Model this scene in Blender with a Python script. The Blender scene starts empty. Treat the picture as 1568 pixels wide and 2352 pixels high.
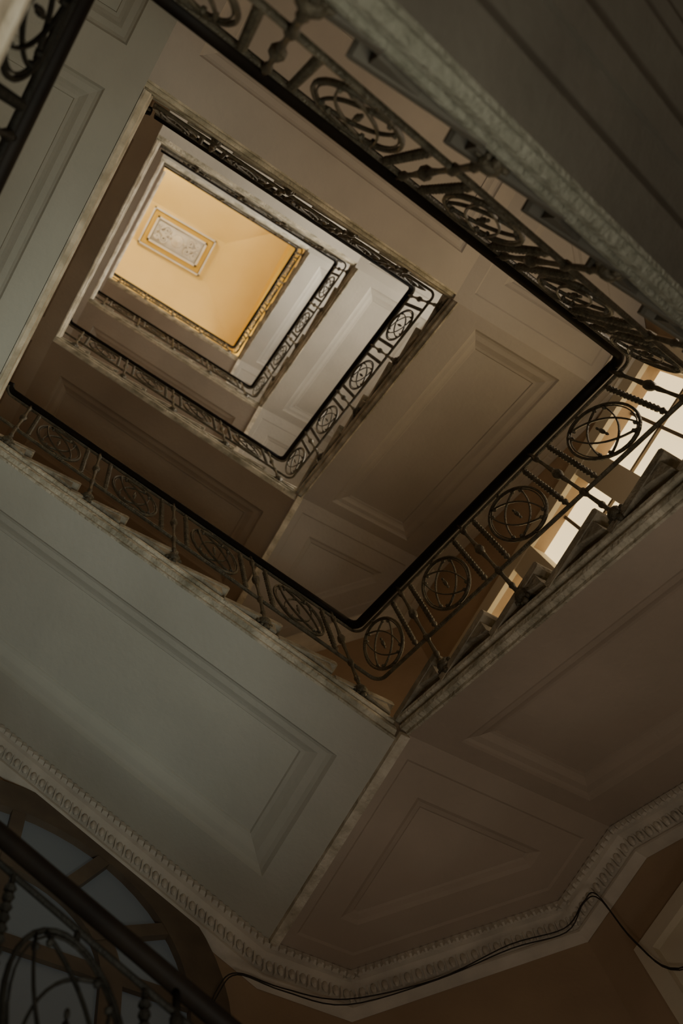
import bpy, bmesh, math
from mathutils import Vector, Matrix
F=4.0
X0,X1,Y0,Y1=-1.98,.384,-1.54,.432
WO=1.40
XW,XE,YS,YN=X0-WO,X1+WO,Y0-WO,Y1+WO
CH=.87
COL=bpy.context.scene.collection
RISE=4.0/22
# ---------------- materials
def mat(name,c1,c2=None,rough=.7,scale=3,bump=.0,metal=0,detail=6,bscale=None,lo=.35,hi=.7,emis=None,estr=0,spec=.5):
    m=bpy.data.materials.new(name);m.use_nodes=True
    nt=m.node_tree;b=nt.nodes['Principled BSDF']
    b.inputs['Roughness'].default_value=rough;b.inputs['Metallic'].default_value=metal
    b.inputs['Specular IOR Level'].default_value=spec
    b.inputs['Base Color'].default_value=(*c1,1)
    if c2:
        g=nt.nodes.new('ShaderNodeNewGeometry')
        n=nt.nodes.new('ShaderNodeTexNoise');n.inputs['Scale'].default_value=scale;n.inputs['Detail'].default_value=detail
        nt.links.new(g.outputs['Position'],n.inputs['Vector'])
        r=nt.nodes.new('ShaderNodeValToRGB');r.color_ramp.elements[0].position=lo;r.color_ramp.elements[1].position=hi
        r.color_ramp.elements[0].color=(*c1,1);r.color_ramp.elements[1].color=(*c2,1)
        nt.links.new(n.outputs['Fac'],r.inputs['Fac']);nt.links.new(r.outputs['Color'],b.inputs['Base Color'])
        if bump:
            n2=nt.nodes.new('ShaderNodeTexNoise');n2.inputs['Scale'].default_value=bscale or scale*6;n2.inputs['Detail'].default_value=5
            nt.links.new(g.outputs['Position'],n2.inputs['Vector'])
            bp=nt.nodes.new('ShaderNodeBump');bp.inputs['Strength'].default_value=bump;bp.inputs['Distance'].default_value=.02
            nt.links.new(n2.outputs['Fac'],bp.inputs['Height']);nt.links.new(bp.outputs['Normal'],b.inputs['Normal'])
    if emis:
        b.inputs['Emission Color'].default_value=(*emis,1);b.inputs['Emission Strength'].default_value=estr
    return m
M_soffit=mat('soffit_plaster',(.44,.43,.37),(.54,.53,.46),.75,1.2,.15,bscale=30)
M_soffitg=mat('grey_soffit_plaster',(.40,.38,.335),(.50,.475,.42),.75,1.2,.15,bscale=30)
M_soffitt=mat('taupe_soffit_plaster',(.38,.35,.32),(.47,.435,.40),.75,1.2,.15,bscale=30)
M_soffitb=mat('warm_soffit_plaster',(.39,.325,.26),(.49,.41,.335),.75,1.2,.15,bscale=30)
M_soffitd=mat('underlit_soffit_plaster',(.22,.165,.115),(.29,.225,.16),.75,1.2,.15,bscale=30)  # brown darkened to stand for soffits that little light reaches
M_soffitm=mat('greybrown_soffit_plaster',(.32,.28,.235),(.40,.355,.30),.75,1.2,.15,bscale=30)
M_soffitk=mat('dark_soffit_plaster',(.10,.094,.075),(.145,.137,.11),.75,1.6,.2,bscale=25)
M_string=mat('stringer_plaster',(.26,.24,.17),(.66,.61,.49),.8,8,.8,bscale=45,lo=.3,hi=.65)
M_stringd=mat('weathered_green_stringer',(.21,.215,.165),(.31,.315,.255),.8,22,.9,bscale=60,lo=.35,hi=.7)
M_edge=mat('worn_lit_edge_plaster',(.46,.41,.31),(.80,.74,.62),.8,9,.6,bscale=40)  # worn plaster, paled further to stand for window light on the east edge
M_corn=mat('cornice_plaster',(.56,.52,.45),(.72,.67,.58),.7,5,.2)
M_wall=mat('ochre_wall',(.37,.27,.18),(.46,.345,.235),.8,1.5,.15,bscale=25)
M_stone=mat('tread_stone',(.20,.18,.135),(.48,.43,.33),.7,9,.6)
M_iron=mat('wrought_iron',(.065,.057,.038),(.14,.124,.085),.42,25,.5,metal=.3,bscale=120)
M_irond=mat('unlit_iron',(.010,.009,.007),(.02,.018,.014),.6,25,.4,spec=.15)  # same iron in a darker colour, standing for the unlit foreground rails
M_wood=mat('handrail_wood',(.006,.004,.003),(.012,.008,.005),.6,8,spec=.15)
M_ceil=mat('ceiling_yellow',(.75,.54,.18),(.81,.60,.23),.8,1,.1)
M_orange=mat('orange_paint',(.60,.37,.05),(.66,.42,.07),.7,3)
M_white=mat('white_relief',(.60,.56,.48),(.72,.68,.6),.7,4,.2)
M_cream=mat('cream_paint',(.60,.54,.42),(.68,.62,.5),.6,2,.1)
M_floor=mat('floor_stone',(.22,.18,.14),(.32,.27,.21),.4,4,.2)
M_frame=mat('brown_frame',(.11,.08,.055),(.16,.12,.08),.5,6)
M_glassb=[mat('frosted_glass_daylight_%s'%n,(.8,.8,.7),None,.3,emis=c,estr=e) for n,e,c in (('low',1.7,(1,.74,.38)),('mid',10.,(1,.9,.74)),('high',13.,(1,.93,.8)),('top',15.,(1,.93,.8)))]
M_glassd=mat('dim_glass',(.16,.18,.19),None,.35,emis=(.66,.74,.76),estr=.018)
M_cable=mat('cable_rubber',(.02,.016,.012),(.04,.033,.025),.6,20)
# ---------------- mesh builder
class MB:
    def __init__(s): s.v=[];s.f=[]
    def add(s,vs,fs):
        o=len(s.v);s.v+= [tuple(v) for v in vs];s.f+=[tuple(i+o for i in f) for f in fs]
    def box(s,a,b):
        x0,y0,z0=a;x1,y1,z1=b
        s.add([(x0,y0,z0),(x1,y0,z0),(x1,y1,z0),(x0,y1,z0),(x0,y0,z1),(x1,y0,z1),(x1,y1,z1),(x0,y1,z1)],
              [(0,1,2,3),(4,5,6,7),(0,1,5,4),(1,2,6,5),(2,3,7,6),(3,0,4,7)])
    def prism(s,poly,fn,a,b):
        n=len(poly)
        s.add([fn(p,a) for p in poly]+[fn(p,b) for p in poly],
              [tuple(range(n)),tuple(range(n,2*n))]+[(i,(i+1)%n,n+(i+1)%n,n+i) for i in range(n)])
    def sweep(s,pts,ra,rb=None,n=6,up=Vector((0,0,1)),closed=False):
        rb=rb or ra;pts=[Vector(p) for p in pts];m=len(pts);vs=[];fs=[]
        for i,p in enumerate(pts):
            if closed: d=pts[(i+1)%m]-pts[i-1]
            else: d=pts[min(i+1,m-1)]-pts[max(i-1,0)]
            d.normalize();u=up
            if abs(d.dot(u))>.97:u=Vector((1,0,0))
            sd=d.cross(u).normalized();uu=sd.cross(d)
            r=ra[i] if isinstance(ra,(list,tuple)) else ra
            r2=rb[i] if isinstance(rb,(list,tuple)) else rb
            for k in range(n):
                a=2*math.pi*(k+.5)/n;vs.append(p+sd*math.cos(a)*r+uu*math.sin(a)*r2)
        for i in range(m if closed else m-1):
            j=(i+1)%m
            for k in range(n): fs.append((i*n+k,i*n+(k+1)%n,j*n+(k+1)%n,j*n+k))
        if not closed: fs+= [tuple(range(n)),tuple((m-1)*n+k for k in range(n))]
        s.add(vs,fs)
    def lathe(s,prof,c=(0,0,0),n=8):
        c=Vector(c);s.sweep([c+Vector((0,0,z)) for r,z in prof],[max(r,.0005) for r,z in prof],None,n)
    def ball(s,c,rx,ry,rz,n=8,m=5):
        c=Vector(c);vs=[];fs=[]
        for i in range(m+1):
            t=math.pi*i/m
            for k in range(n):
                a=2*math.pi*k/n;vs.append(c+Vector((rx*math.sin(t)*math.cos(a),ry*math.sin(t)*math.sin(a),rz*math.cos(t))))
        for i in range(m):
            for k in range(n): fs.append((i*n+k,i*n+(k+1)%n,(i+1)*n+(k+1)%n,(i+1)*n+k))
        s.add(vs,fs)
    def mesh(s,name,m,smooth=False):
        me=bpy.data.meshes.new(name);me.from_pydata(s.v,[],s.f)
        bm=bmesh.new();bm.from_mesh(me);bmesh.ops.remove_doubles(bm,verts=bm.verts,dist=1e-5)
        bmesh.ops.recalc_face_normals(bm,faces=bm.faces);bm.to_mesh(me);bm.free()
        me.materials.append(m)
        if smooth:
            for p in me.polygons:p.use_smooth=True
        return me
def obj(name,me,parent=None,loc=None,label=None,cat=None,kind=None,group=None,m=None):
    o=bpy.data.objects.new(name,me);COL.objects.link(o)
    if m: o.material_slots[0].link='OBJECT';o.material_slots[0].material=m
    if parent:o.parent=parent
    if loc is not None:o.location=loc
    if label:o['label']=label
    if cat:o['category']=cat
    if kind:o['kind']=kind
    if group:o['group']=group
    return o
def inset(poly,ds):
    n=len(poly);A=sum(poly[i][0]*poly[(i+1)%n][1]-poly[(i+1)%n][0]*poly[i][1] for i in range(n))
    sg=1 if A>0 else -1;L=[]
    for i in range(n):
        p=Vector(poly[i]);q=Vector(poly[(i+1)%n]);e=(q-p).normalized();nn=Vector((-e.y,e.x))*sg
        L.append((p+nn*ds[i],e))
    out=[]
    for i in range(n):
        p,e=L[i-1];q,g=L[i];den=e.x*g.y-e.y*g.x
        t=((q.x-p.x)*g.y-(q.y-p.y)*g.x)/den
        out.append(tuple(p+e*t))
    return out
# rings: (fraction of margin, extra inset, recess)
PR1=[(0,0,.085),(0,0,0),(1,0,0),(1,.012,.018),(1,.028,.028),(1,.060,.036),(1,.080,.050),(1,.098,.060),(1,.115,.064),(1,.12,.074)]
PR2=[(0,0,.085),(0,0,0),(1,0,0),(1,.012,.008),(1,.16,.010),(1,.180,.022),(1,.205,.028),(1,.215,.036)]
PR3=[(0,0,.085),(0,0,0),(.42,0,0),(.44,.0,.03),(.85,0,.032),(.87,.0,.012),(1,.02,.012),(1,.03,.034),(1,.05,.040),(1,.13,.042),(1,.14,.06),(1,.18,.062),(1,.19,.074)]
def panel(mb,poly,fn,marg,prof=PR1):
    n=len(poly);rings=[]
    for f,x,e in prof:
        ds=[m*f+x for m in marg]
        q=inset(poly,ds) if (f or x) else poly
        rings.append([fn(p[0],p[1],e) for p in q])
    vs=[v for r in rings for v in r];fs=[]
    for i in range(len(rings)-1):
        for k in range(n): fs.append((i*n+k,i*n+(k+1)%n,(i+1)*n+(k+1)%n,(i+1)*n+k))
    fs.append(tuple((len(rings)-1)*n+k for k in range(n)))
    mb.add(vs,fs)
# ---------------- flights
V2=lambda a,b:Vector((a,b))
TYPES={
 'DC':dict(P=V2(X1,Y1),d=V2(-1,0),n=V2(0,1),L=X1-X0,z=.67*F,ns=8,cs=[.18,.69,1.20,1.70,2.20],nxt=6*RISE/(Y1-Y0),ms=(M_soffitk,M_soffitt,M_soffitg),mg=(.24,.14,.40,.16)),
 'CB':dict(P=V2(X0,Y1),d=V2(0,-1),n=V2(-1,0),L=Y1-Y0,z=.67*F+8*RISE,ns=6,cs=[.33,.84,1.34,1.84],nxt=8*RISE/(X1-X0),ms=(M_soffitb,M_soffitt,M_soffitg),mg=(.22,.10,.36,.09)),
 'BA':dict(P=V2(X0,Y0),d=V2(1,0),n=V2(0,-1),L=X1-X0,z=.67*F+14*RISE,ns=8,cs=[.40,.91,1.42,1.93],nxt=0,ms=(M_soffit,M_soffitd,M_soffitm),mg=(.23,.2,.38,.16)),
 'AD':dict(P=V2(X1,Y0),d=V2(0,1),n=V2(1,0),L=Y1-Y0,z=.67*F+22*RISE,ns=0,cs=[.24,.74,1.24,1.74],nxt=8*RISE/(X1-X0)),
}
RH=1.055;SO=1.20;FW=.05;WI=WO-.006
SPROF=[(0,0),(.012,0),(.012,.022),(.035,.03),(.04,.055),(.022,.066),(.022,.095),(.045,.103),(.048,.122),(.02,.13),(0,.14)]
def loc3(T,s,w,z):
    p=T['P']+T['d']*s+T['n']*w;return Vector((p.x,p.y,z))
def medallion_mesh(name,m):
    mb=MB();a,b=.143,.262
    sh=lambda x,z,y=0:Vector((x,y,z+m*x))
    for (aa,bb,r,y) in ((a,b,.0065,0),(a-.013,b-.013,.003,0)):
        mb.sweep([sh(aa*math.cos(t*math.pi/16),bb*math.sin(t*math.pi/16)) for t in range(32)],r,r*1.5,6,Vector((0,1,0)),True)
    for sg in (1,-1):
        for off in (-1,1):
            pts=[]
            for i in range(13):
                t=-1+i/6;q=off*(.10+.34*(1-t*t));p=t*.97
                x=(p*.62-q*.78);z=(p*.78+q*.62)
                nrm=math.hypot(x,z)
                if nrm>.98:x/=nrm/.98;z/=nrm/.98
                pts.append(sh(x*a*sg,z*b,.004*sg))
            mb.sweep(pts,.004,.007,5,Vector((0,1,0)))
    mb.ball(sh(0,0),.011,.011,.034);mb.ball(sh(0,.05),.007,.007,.016);mb.ball(sh(0,-.05),.007,.007,.016)
    for sg in (1,-1):
        for off in (-1,1):
            for k in (-1,1):
                p=k*.86;q=off*.14;x=(p*.62-q*.78);z=(p*.78+q*.62)
                mb.ball(sh(x*a*sg,z*b),.010,.012,.010,6,4)
    mb.ball(sh(0,b+.02),.009,.009,.022);mb.ball(sh(0,-b-.02),.009,.009,.022)
    return mb.mesh(name,M_iron,True)
def twist_mesh():
    mb=MB();pr=[];N=13
    pr+= [(.008,-.70),(.008,-.66),(.016,-.645),(.008,-.63)]
    for i in range(N):
        z=-.62+i*.46/N
        pr+= [(.0075,z),(.0155,z+.46/N*.6)]
    pr+= [(.008,-.16),(.016,-.145),(.008,-.13),(.008,-.10)]
    mb.lathe(pr,n=7);return mb.mesh('twisted_baluster',M_iron)
def turned_mesh(yn,flat=False):
    mb=MB()
    pr=[(.009,-1.07),(.016,-1.055),(.009,-1.03),(.011,-.90),(.016,-.88),(.011,-.86),(.009,-.74),(.018,-.70),(.018,-.685),(.009,-.66),(.008,-.55),(.012,-.47),(.009,-.45),(.019,-.43),(.024,-.40),(.019,-.37),(.009,-.35),(.012,-.33),(.008,-.24),(.009,-.16),(.016,-.13),(.016,-.105),(.009,-.09),(.009,-.02)]
    if flat: pr=[(.02,-.80),(.02,-.785)]+pr[6:]
    mb.lathe(pr,n=8)
    if not flat:
        mb.sweep([(0,0,-.98),(0,yn*.03,-1.0),(0,yn*.05,-1.02)],.014,None,6)
        mb.ball((0,yn*.0,-1.0),.034,.026,.034,10,6)
        for k in range(6):
            a=k*math.pi/3;mb.ball((.035*math.cos(a),yn*.008,-1.0+.035*math.sin(a)),.014,.012,.014,6,4)
    return mb.mesh('turned_baluster',M_iron,True)
TW=twist_mesh()
def build_type(key,T,levels):
    L=T['L'];m=(T['ns']*RISE/L);z0=T['z'];flat=T['ns']==0
    ang=math.atan2(T['d'].y,T['d'].x)
    perp=V2(-math.sin(ang),math.cos(ang));yn=1 if perp.dot(T['n'])>0 else -1
    wr=.016 if flat else 0
    r=.05
    def path(dz):
        pts=[loc3(T,r+(L-2*r)*i/8,wr,z0+m*(r+(L-2*r)*i/8)+dz) for i in range(9)]
        za=z0+m*(L-r)+dz;zb=z0+m*L+T['nxt']*r+dz
        c=T['P']+T['d']*(L-r)-T['n']*(r)
        for i in range(1,7):
            th=math.pi/2*i/6
            p=c+T['n']*(r+wr*math.cos(th))*math.cos(th)+T['d']*r*math.sin(th)
            pts.append(Vector((p.x,p.y,za+(zb-za)*i/6)))
        return pts
    mb=MB();mb.sweep(path(0),.027,.023,10);hand=mb.mesh('handrail',M_wood,True)
    mb=MB();mb.sweep(path(-.095),.009,.007,6);tb=mb.mesh('top_bar',M_iron)
    mb=MB();mb.sweep(path(-.70),.011,.008,6);bb=mb.mesh('bottom_bar',M_iron)
    med=medallion_mesh('medallion',m);tur=turned_mesh(yn,flat)
    cs=T['cs'];ts=[cs[0]-.25]+[(a+b)/2 for a,b in zip(cs,cs[1:])]+[cs[-1]+.25]
    ts=[t for t in ts if .02<t<L-.02]
    tws=[c+e for c in cs for e in (-.176,.176)]
    tws=[t for t in tws if .03<t<L-.03]
    if not flat:
        nst=T['ns'];tr=L/nst
        mb=MB();base=z0-RH
        for i in range(nst):
            s0=i*tr;s1=(i+1)*tr
            poly=[(s0,z0-SO+m*s0+.082),(s1,z0-SO+m*s1+.082),(s1,base+RISE*(i+1)-.045),(s0,base+RISE*(i+1)-.045)]
            mb.prism(poly,lambda p,t:loc3(T,p[0],t,p[1]),FW,WI)
        body=mb.mesh('body',M_string)
        mb=MB();n=len(SPROF)
        e0=[loc3(T,-.0,FW-o*1.0,z0-SO+u) for o,u in SPROF];e1=[loc3(T,L,FW-o,z0-SO+m*L+u) for o,u in SPROF]
        mb.add(e0+e1,[(i,(i+1)%n,n+(i+1)%n,n+i) for i in range(n)]+[tuple(range(n)),tuple(range(n,2*n))])
        stri=mb.mesh('stringer',M_string)
        sm=[]
        for j,ms in enumerate(T['ms']):
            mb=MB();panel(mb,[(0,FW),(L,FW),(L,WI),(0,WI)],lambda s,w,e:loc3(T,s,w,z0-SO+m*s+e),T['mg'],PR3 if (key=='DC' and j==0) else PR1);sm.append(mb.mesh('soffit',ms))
        mb=MB()
        sp=[(-.035,-.045),(-.045,-.033),(-.045,-.012),(-.035,0),(tr-.002,0),(tr-.002,-.045)]
        mb.prism(sp,lambda p,t:loc3(T,p[0],t,p[1])-Vector((T['P'].x,T['P'].y,0)),.0,WI)
        mb.prism([(.0,-.045),(.12,-.045),(.08,-.075),(.03,-.12),(0,-.14)],lambda p,t:loc3(T,p[0],t,p[1])-Vector((T['P'].x,T['P'].y,0)),.005,.05)
        step=mb.mesh('step',M_stone)
    for lv in levels:
        dz=lv*F
        near=(key=='DC' and lv==0)
        if not flat:
            o=obj('stair_flight',body,None,(0,0,dz),'weathered green stair flight with dark panelled soffit' if near else 'plaster-sided stair flight with stone treads and panelled soffit','staircase',group='stair flights around the open well',m=M_stringd if near else None)
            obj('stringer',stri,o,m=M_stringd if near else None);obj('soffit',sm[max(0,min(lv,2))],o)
            for i in range(T['ns']):
                p=T['P']+T['d']*(i*L/T['ns']);obj('step',step,o,(p.x,p.y,z0-RH+RISE*(i+1)),m=M_soffitk if near else None)
        rail=bpy.data.objects.new('stair_railing',None);COL.objects.link(rail)
        c=T['P']+T['d']*0;rail.location=(c.x+(.036 if flat and lv>=0 else 0),c.y,z0-RH+dz)
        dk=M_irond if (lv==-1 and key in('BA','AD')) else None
        rail['label']='wrought-iron balustrade darkened as unlit, with oval medallions and near-black handrail' if dk else 'ornate bronze-toned wrought-iron balustrade with oval medallions and dark wooden handrail'
        rail['category']='railing';rail['group']='iron balustrades of the stairwell'
        off=Vector((-c.x,-c.y,-(z0-RH)))
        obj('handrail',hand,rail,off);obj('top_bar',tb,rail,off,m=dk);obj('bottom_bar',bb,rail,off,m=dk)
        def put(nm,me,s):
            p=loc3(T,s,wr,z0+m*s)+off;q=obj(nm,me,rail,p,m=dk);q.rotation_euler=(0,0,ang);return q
        for s in ts: put('turned_baluster',tur,s)
        for s in tws: put('twisted_baluster',TW,s)
        for s in cs:
            q=put('medallion',med,s);q.location.z-=.40
for k in ('DC','CB','BA','AD'): build_type(k,TYPES[k],[-1,0,1,2,3])
# ---------------- landings
def landing(polys,full,zr,levels,label,mss,edge=False,ribs=()):
    mb=MB()
    mb.prism(full,lambda p,t:Vector((p[0],p[1],t)),zr-SO+.082,zr-RH)
    body=mb.mesh('body',M_string)
    so=[]
    for ms in mss:
        mb=MB()
        for poly,mg,pr in polys: panel(mb,poly,lambda x,y,e:Vector((x,y,zr-SO+e)),mg,pr)
        so.append(mb.mesh('soffit',ms))
    if ribs:
        mb=MB()
        for a,b in ribs: mb.box((a[0],a[1],zr-SO-.03),(b[0],b[1],zr-SO+.05))
        rb=mb.mesh('arris_rib',M_edge)
    if edge:
        mb=MB();n=len(SPROF)
        xe=.381
        e0=[Vector((xe-o,Y0-.0,zr-SO+u*1.25)) for o,u in SPROF];e1=[Vector((xe-o,Y1+.0,zr-SO+u*1.25)) for o,u in SPROF]
        mb.add(e0+e1,[(i,(i+1)%n,n+(i+1)%n,n+i) for i in range(n)]+[tuple(range(n)),tuple(range(n,2*n))])
        ed=mb.mesh('edge_moulding',M_edge)
        mb=MB()
        cp=[(.352,0),(.352,.05),(.362,.06),(.362,.20),(.348,.215),(.348,.25),(.36,.27),(.50,.27),(.50,0)]
        mb.prism(cp,lambda p,t:Vector((p[0],t,zr-RH+p[1])),Y0,Y1)
        cb=mb.mesh('curb',M_edge)
    for lv in levels:
        o=obj('stair_landing',body,None,(0,0,lv*F),label,'landing',group='stair landings around the open well')
        obj('soffit',so[max(0,min(lv,2))],o)
        if ribs: obj('arris_rib',rb,o)
        if edge:obj('edge_moulding',ed,o);obj('curb',cb,o)
g=.006
pB=[(X0,Y0),(X0,YS+g),(XW+CH,YS+g),(XW+g,YS+CH),(XW+g,Y0)]
pC=[(X0,Y1),(XW+g,Y1),(XW+g,YN-CH),(XW+CH,YN-g),(X0,YN-g)]
mB=(.11,.22,.22,.22,.11)
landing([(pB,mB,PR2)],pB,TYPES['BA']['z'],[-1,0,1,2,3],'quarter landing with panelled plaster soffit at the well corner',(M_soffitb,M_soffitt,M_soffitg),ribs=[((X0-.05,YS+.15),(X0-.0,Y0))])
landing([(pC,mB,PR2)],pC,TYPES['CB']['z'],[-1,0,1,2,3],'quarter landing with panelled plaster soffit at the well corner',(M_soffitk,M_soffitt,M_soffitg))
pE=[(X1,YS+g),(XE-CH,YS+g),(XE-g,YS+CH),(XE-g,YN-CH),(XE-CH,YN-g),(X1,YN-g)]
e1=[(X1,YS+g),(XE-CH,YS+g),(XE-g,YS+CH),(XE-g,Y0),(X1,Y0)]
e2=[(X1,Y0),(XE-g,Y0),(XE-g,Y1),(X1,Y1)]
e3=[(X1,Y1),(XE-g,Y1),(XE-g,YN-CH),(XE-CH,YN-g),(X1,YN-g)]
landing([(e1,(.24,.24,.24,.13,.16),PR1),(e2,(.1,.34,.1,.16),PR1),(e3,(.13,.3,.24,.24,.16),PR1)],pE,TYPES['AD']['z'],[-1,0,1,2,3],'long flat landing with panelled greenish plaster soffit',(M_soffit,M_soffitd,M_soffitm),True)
# ---------------- shell
ZF=(.67-1)*F-RH;ZT=20.6
def wallseg(name,p,q,th=.25,z0=ZF,z1=ZT+.3,m=M_wall):
    p=V2(*p);q=V2(*q);e=(q-p).normalized();n=V2(e.y,-e.x)
    c=V2((X0+X1)/2,(Y0+Y1)/2)
    if (p-c).dot(n)<0:n=-n
    mb=MB();P=[p,q,q+n*th,p+n*th]
    mb.prism([tuple(a) for a in P],lambda a,t:Vector((a[0],a[1],t)),z0,z1)
    return obj(name,mb.mesh(name,m),kind='structure',label='ochre painted plaster stairwell wall')
wallseg('wall_south',(XW+CH,YS),(XE-CH,YS));wallseg('wall_east',(XE,YS+CH),(XE,YN-CH));wallseg('wall_north',(XW+CH,YN),(XE-CH,YN))
wallseg('wall_southwest',(XW+CH,YS),(XW,YS+CH));wallseg('wall_southeast',(XE-CH,YS),(XE,YS+CH))
wallseg('wall_northeast',(XE-CH,YN),(XE,YN-CH));wallseg('wall_northwest',(XW+CH,YN),(XW,YN-CH))
WY0,WY1,WZ0,WZ1=-1.62,.74,4.75,6.62
mb=MB();th=.25
zs=[ZF]
for k in range(4): zs+= [WZ0+k*F,WZ1+k*F]
zs.append(ZT+.3)
mb.box((XW-th,YS+CH,ZF),(XW,WY0,ZT+.3));mb.box((XW-th,WY1,ZF),(XW,YN-CH,ZT+.3))
for i in range(0,len(zs)-1,2): mb.box((XW-th,WY0,zs[i]),(XW,WY1,zs[i+1]))
obj('wall_west',mb.mesh('wall_west',M_wall),kind='structure',label='ochre plaster wall pierced by tall windows')
PIERS=(-.91,-.08)
def west_window(i):
    dz=i*F
    mb=MB();hp=.11
    y0,y1,z0,z1=WY0,WY1,WZ0,WZ1
    for (a,b) in (((XW,y0-.30,z0-.12),(XW+.04,y0,z1+.15)),((XW,y1,z0-.12),(XW+.04,y1+.18,z1+.15)),((XW,y0,z1),(XW+.04,y1,z1+.15)),((XW,y0,z0-.12),(XW+.04,y1,z0))):
        mb.box(a,b)
    for p in PIERS: mb.box((XW-.15,p-hp,z0),(XW+.03,p+hp,z1))
    o=obj('window_%d'%(i+1),mb.mesh('window',M_cream),None,(0,0,dz),'tall daylit window with slim glazing bars in cream surround',kind='structure')
    mb=MB();mb.box((XW-.11,y0,z0),(XW-.10,y1,z1));obj('glass',mb.mesh('glass',M_glassb[i]),o)
    mb=MB();x=XW-.099
    ed=[y0]+[p+s*hp for p in PIERS for s in (-1,1)]+[y1]
    for a,b in zip(ed[::2],ed[1::2]):
        y=(a+b)/2;mb.box((x,y-.012,z0),(x+.02,y+.012,z1))
        for z in (z0+(z1-z0)*.30,z0+(z1-z0)*.76):mb.box((x,a,z-.012),(x+.02,b,z+.012))
    obj('glazing_bar',mb.mesh('glazing_bar',M_frame),o)
for i in range(4): west_window(i)
mb=MB();mb.box((XW-.3,YS-.3,ZF-.2),(XE+.3,YN+.3,ZF));obj('floor',mb.mesh('floor',M_floor),kind='structure',label='worn stone stair hall floor')
# ceiling (hipped cove)
zc=22.0;fl=[(-1.32,-.98),(.9,-.98),(.9,-.10),(-1.32,-.10)];ow=[(XW-.2,YS-.2),(XE+.2,YS-.2),(XE+.2,YN+.2),(XW-.2,YN+.2)]
mb=MB();mb.add([(x,y,zc) for x,y in fl]+[(x,y,ZT+.1) for x,y in ow]+[(x,y,zc+.2) for x,y in ow],[(0,1,2,3)]+[(i,(i+1)%4,4+(i+1)%4,4+i) for i in range(4)]+[(4+i,4+(i+1)%4,8+(i+1)%4,8+i) for i in range(4)]+[(8,9,10,11)])
obj('ceiling',mb.mesh('ceiling',M_ceil),kind='structure',label='yellow hipped plaster ceiling')
mb=MB();mb.box((-2.62,YS+CH,20.35),(-2.36,YN-CH,20.95));obj('trim_1',mb.mesh('trim',M_orange),kind='structure',label='orange painted ceiling beam')
# ceiling medallion panel
cx,cy=-.42,-.57
S=.84
mb=MB();mb.box((cx-.80*S,cy-.44*S,zc-.05),(cx+.80*S,cy+.44*S,zc));base=mb.mesh('border',M_orange)
o=obj('ceiling_panel',base,None,None,'rectangular white relief panel with scrollwork and orange border','ceiling ornament')
mb=MB()
for a,b in (((-.85,-.49),(.85,-.45)),((-.85,.45),(.85,.49)),((-.85,-.49),(-.81,.49)),((.81,-.49),(.85,.49)),
            ((-.68,-.33),(.68,-.28)),((-.68,.28),(.68,.33)),((-.68,-.33),(-.63,.33)),((.63,-.33),(.68,.33))):
    mb.box((cx+a[0]*S,cy+a[1]*S,zc-.10),(cx+b[0]*S,cy+b[1]*S,zc-.0))
obj('frame',mb.mesh('frame',M_white),o)
mb=MB();mb.box((cx-.64*S,cy-.29*S,zc-.06),(cx+.64*S,cy+.29*S,zc-.04))
for t in range(3): mb.ball((cx,cy,zc-.06),.14-.045*t,.14-.045*t,.05+.03*t,16,6)
for sx in (-1,1):
    for sy in (-1,1):
        for R,ox,oy in ((.085,.27,.10),(.06,.42,.11)):
            pts=[]
            for k in range(22):
                a=k*.5;rr=R*(1-k/26);pts.append((cx+sx*(ox+rr*math.cos(a)),cy+sy*(oy+rr*math.sin(a)),zc-.08))
            mb.sweep(pts,.018,.03,5)
    mb.sweep([(cx+sx*(.13+.045*k),cy+.04*math.sin(k*1.2),zc-.08) for k in range(8)],.02,.03,5)
    for k in range(5): mb.ball((cx+sx*(.18+.07*k),cy,zc-.08),.03,.02,.03,6,4)
obj('relief',mb.mesh('relief',M_white,True),o)
# ---------------- cornices
tn=[1]
def cornice(p,q,inward,fancy,lab='plaster cornice moulding'):
    p=Vector(p);q=Vector(q);inn=Vector((*inward,0)).normalized();mb=MB()
    prof=[(0,0),(.145,0),(.145,-.02),(.125,-.03),(.115,-.05),(.085,-.065),(.075,-.07),(.055,-.12),(.05,-.13),(.06,-.135),(.06,-.15),(.02,-.165),(0,-.17)]
    n=len(prof);A=[p+inn*o+Vector((0,0,u)) for o,u in prof];B=[q+inn*o+Vector((0,0,u)) for o,u in prof]
    mb.add(A+B,[(i,(i+1)%n,n+(i+1)%n,n+i) for i in range(n)]+[tuple(range(n)),tuple(range(n,2*n))])
    if fancy:
        D=q-p;Ln=D.length;e=D/Ln
        k=int(Ln/.058)
        for i in range(k):
            c=p+e*(Ln*(i+.5)/k)
            b=c+inn*.080+Vector((0,0,-.097));mb.ball(b,.017,.017,.032,7,6)
            w=c+e*(Ln/k/2)+inn*.072
            t=e*.005
            q4=[w-t+Vector((0,0,-.068)),w+t+Vector((0,0,-.068)),w+t-inn*.012+Vector((0,0,-.125)),w-t-inn*.012+Vector((0,0,-.125))]
            mb.add(q4+[x+inn*.02 for x in q4],[(0,1,2,3),(4,5,6,7),(0,1,5,4),(1,2,6,5),(2,3,7,6),(3,0,4,7)])
        k=int(Ln/.040)
        for i in range(k):
            c=p+e*(Ln*(i+.5)/k)+inn*.145+Vector((0,0,-.030));h=.010
            mb.box(tuple(c-Vector((h,h,.016))),tuple(c+Vector((h,h,.016))))
    tn[0]+=1
    return obj('trim_%d'%tn[0],mb.mesh('cornice',M_corn),kind='structure',label=lab)
ZB=TYPES['BA']['z']-SO;ZA=ZB+8*RISE;ZC=TYPES['CB']['z']-SO;ZD=TYPES['DC']['z']-SO
gg=.002
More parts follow.
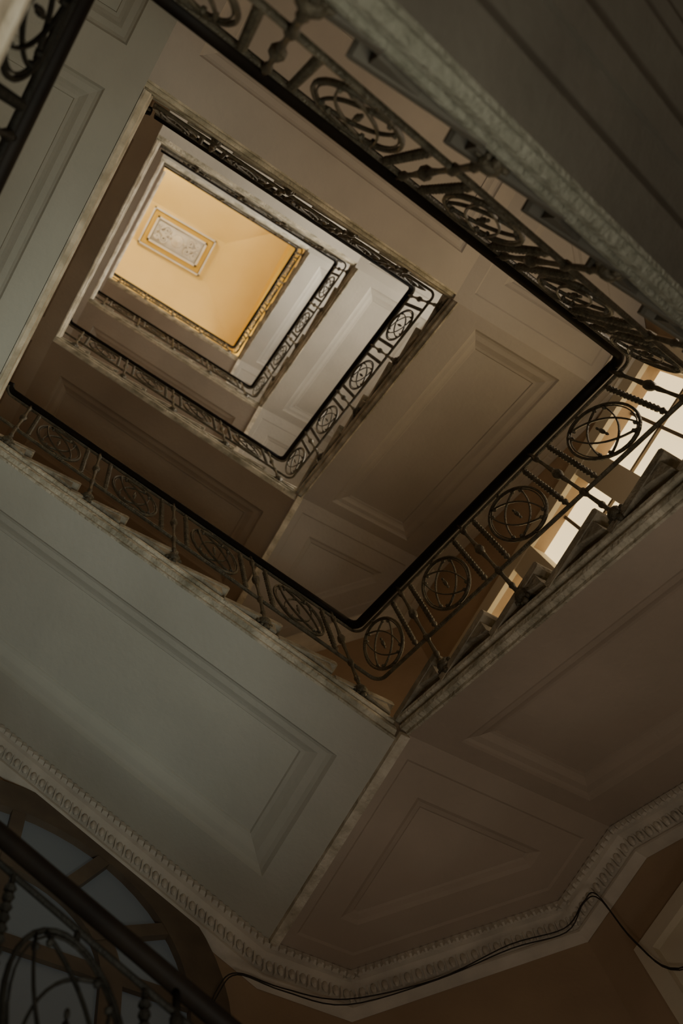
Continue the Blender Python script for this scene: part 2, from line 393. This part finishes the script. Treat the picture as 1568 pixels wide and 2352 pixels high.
for lv in range(-0,3):
    dz=lv*F;fz=lv==0
    def v(x,y,z):return (x,y,z+dz-.002)
    cornice(v(X0,YS+gg,ZB),v(X1,YS+gg,ZA),(0,1),fz,'egg-and-dart plaster cornice below the sloping soffit')
    cornice(v(XW+CH-.03,YS+gg,ZB),v(X0,YS+gg,ZB),(0,1),fz)
    cornice(v(XW+CH,YS+gg,ZB),v(XW+gg,YS+CH,ZB),(1,1),fz)
    cornice(v(XW+gg,YS+CH-.03,ZB),v(XW+gg,Y0,ZB),(1,0),fz)
    cornice(v(XW+gg,Y0,ZB),v(XW+gg,Y1,ZC),(1,0),fz,'egg-and-dart plaster cornice below the sloping soffit')
    cornice(v(XW+gg,Y1,ZC),v(XW+gg,YN-CH,ZC),(1,0),False)
    cornice(v(X1,YN-gg,ZD),v(X0,YN-gg,ZC),(0,-1),False)
    cornice(v(XE-gg,YS+CH,ZA),v(XE-gg,YN-CH,ZA),(-1,0),False)
# ---------------- arched window on south wall
ax,az,R=-.68,3.52,1.12
mb=MB();ys=YS
def arcband(mb,r0,r1,y0,y1,zb,N=28):
    pts=[(r1,zb-az)]+[(r1*math.cos(math.pi*k/N),r1*math.sin(math.pi*k/N)) for k in range(N+1)]+[(-r1,zb-az)]
    pin=[(r0,zb-az)]+[(r0*math.cos(math.pi*k/N),r0*math.sin(math.pi*k/N)) for k in range(N+1)]+[(-r0,zb-az)]
    for i in range(len(pts)-1):
        quad=[pts[i],pts[i+1],pin[i+1],pin[i]]
        mb.prism(quad,lambda p,t:Vector((ax+p[0],t,az+p[1])),y0,y1)
arcband(mb,R-.2,R,ys,ys+.05,2.0)
o=obj('window_5',mb.mesh('window_arch',M_frame),kind='structure',label='dim arched window with brown frame and radial glazing bars')
mb=MB()
pl=[(R-.1,2.0-az)]+[((R-.1)*math.cos(math.pi*k/24),(R-.1)*math.sin(math.pi*k/24)) for k in range(25)]+[(-(R-.1),2.0-az)]
mb.prism(pl,lambda p,t:Vector((ax+p[0],t,az+p[1])),ys+.002,ys+.012);obj('glass',mb.mesh('glass',M_glassd),o)
mb=MB();arcband(mb,.50,.60,ys+.013,ys+.043,2.0)
for k in range(1,6):
    a=math.pi*k/6;d=V2(math.cos(a),math.sin(a));nn=V2(-d.y,d.x)*.035
    q=[d*.5-nn,d*(R-.1)-nn,d*(R-.1)+nn,d*.5+nn]
    mb.prism([tuple(x) for x in q],lambda p,t:Vector((ax+p[0],t,az+p[1])),ys+.011,ys+.047)
for z in (2.0,2.5,3.05,3.58): mb.box((ax-R+.1,ys+.014,z-.04),(ax+R-.1,ys+.036,z+.04))
mb.box((ax-.03,ys+.015,2.0),(ax+.03,ys+.039,az+.5))
obj('glazing_bar',mb.mesh('glazing_bar',M_frame),o)
# ---------------- pale doorway on west wall
mb=MB();mb.box((XW,-1.77,1.2),(XW+.04,-.85,3.42));d=obj('door_1',mb.mesh('door',M_cream),kind='structure',label='pale cream panelled door in moulded surround')
mb=MB()
for a,b in (((XW+.0,-1.83,1.2),(XW+.08,-1.74,3.5)),((XW,-.88,1.2),(XW+.08,-.79,3.35)),((XW,-1.74,3.42),(XW+.08,-.88,3.5))): mb.box(a,b)
obj('door_frame',mb.mesh('door_frame',M_cream),d)
# ---------------- cable
K=.962
P0=[(-1.66,YS+.03,3.45),(-1.72,-2.86,3.66),(-1.79,-2.80,3.74),(-2.1*K,-2.90*K,3.86*K),(-2.46*K,-2.89*K,3.93*K),(-2.82*K,-2.60*K,3.93*K),(-3.10*K,-2.31*K,3.96*K),(-3.31*K,-2.11*K,3.97*K),(-3.33*K,-1.95*K,3.99*K),(-3.35*K,-1.87*K,3.95*K),(-3.35*K,-1.83*K,3.6*K),(-3.34*K,-1.71*K,3.27*K),(-3.34*K,-1.3*K,3.1*K)]
mb=MB()
for ph,dzz in ((0,0),(1.5,-.02)):
    P=[Vector((a,b,c+dzz+.012*math.sin(i*2.3+ph))) for i,(a,b,c) in enumerate(P0)]
    pts=[]
    for i in range(len(P)-1):
        a=P[max(i-1,0)];b=P[i];c=P[i+1];d=P[min(i+2,len(P)-1)]
        for k in range(6):
            t=k/6;pts.append(.5*((2*b)+(c-a)*t+(2*a-5*b+4*c-d)*t*t+(3*b-a-3*c+d)*t**3))
    mb.sweep(pts,.0033,None,6)
obj('cable',mb.mesh('cable',M_cable,True),None,None,'loose dark twin electrical cable draped below the cornice','cable')
# ---------------- lights, all unseen; those below the ceiling added as fill
def light(kind,loc,energy,col,size=.5,target=None,spot=None):
    l=bpy.data.lights.new('unseen_light',kind);l.energy=energy;l.color=col
    if kind=='AREA': l.size=size
    else: l.shadow_soft_size=size
    if spot:l.spot_size=math.radians(spot);l.spot_blend=.9
    o=bpy.data.objects.new('unseen_stair_light',l);COL.objects.link(o);o.location=loc
    if target:o.rotation_euler=(Vector(target)-Vector(loc)).to_track_quat('-Z','Y').to_euler()
    return o
light('POINT',(-2.7,-2.3,19.2),110,(1,.90,.66),.3)
light('POINT',(1.2,1.2,20.0),200,(1,.90,.66),.3)
light('SPOT',(-.1,.25,-1.9),400,(.86,.98,.90),.35,(.3,-2.3,5.4),42)  # added spot standing in for cool light from below
light('SPOT',(-1.3,-.5,-1.9),230,(.98,1,.78),.3,(.95,-.35,5.4),30)  # added spot to brighten the east landing soffit
light('AREA',(-.9,-.4,-2.0),28,(1,.87,.72),.9,(-.9,-.4,4))  # added warm fill from under the well
light('POINT',(-.9,-.78,.75),20,(1,.86,.68),.12)  # added fill for the southwest walls and cornice
light('SPOT',(-.6,-1.0,.2),20,(.90,1,.90),.15,(-.7,.45,2.45),70)  # added spot on the stringer of the near flight
light('POINT',(-2.75,1.3,4.75),24,(1,.86,.66),.15)  # added fill for the window bay and the soffit above
w=bpy.data.worlds.new('world');bpy.context.scene.world=w;w.use_nodes=True
w.node_tree.nodes['Background'].inputs[0].default_value=(.5,.55,.6,1);w.node_tree.nodes['Background'].inputs[1].default_value=.05
# ---------------- camera
vx,vy=-389.,702.;f=2287.
dd=math.hypot(vx,vy);ux,uy=vx/dd,vy/dd;wx,wy=uy,-ux
phi=math.atan2(dd,f);c,s=math.cos(phi),math.sin(phi)
def W(e):
    return Vector((e[0]*.848-e[1]*.530,e[0]*.530+e[1]*.848,e[2])).normalized()
r=W((c*ux,wx,s*ux));u=W((c*uy,wy,s*uy));b=W((s,0,-c))
cam=bpy.data.cameras.new('camera');co=bpy.data.objects.new('camera',cam);COL.objects.link(co)
M=Matrix((r,u,b)).transposed().to_4x4();co.matrix_world=M
cam.sensor_fit='VERTICAL';cam.sensor_height=36;cam.sensor_width=24;cam.lens=35;cam.clip_start=.02
cam.dof.use_dof=True;cam.dof.focus_distance=4.9;cam.dof.aperture_fstop=2.6
bpy.context.scene.camera=co
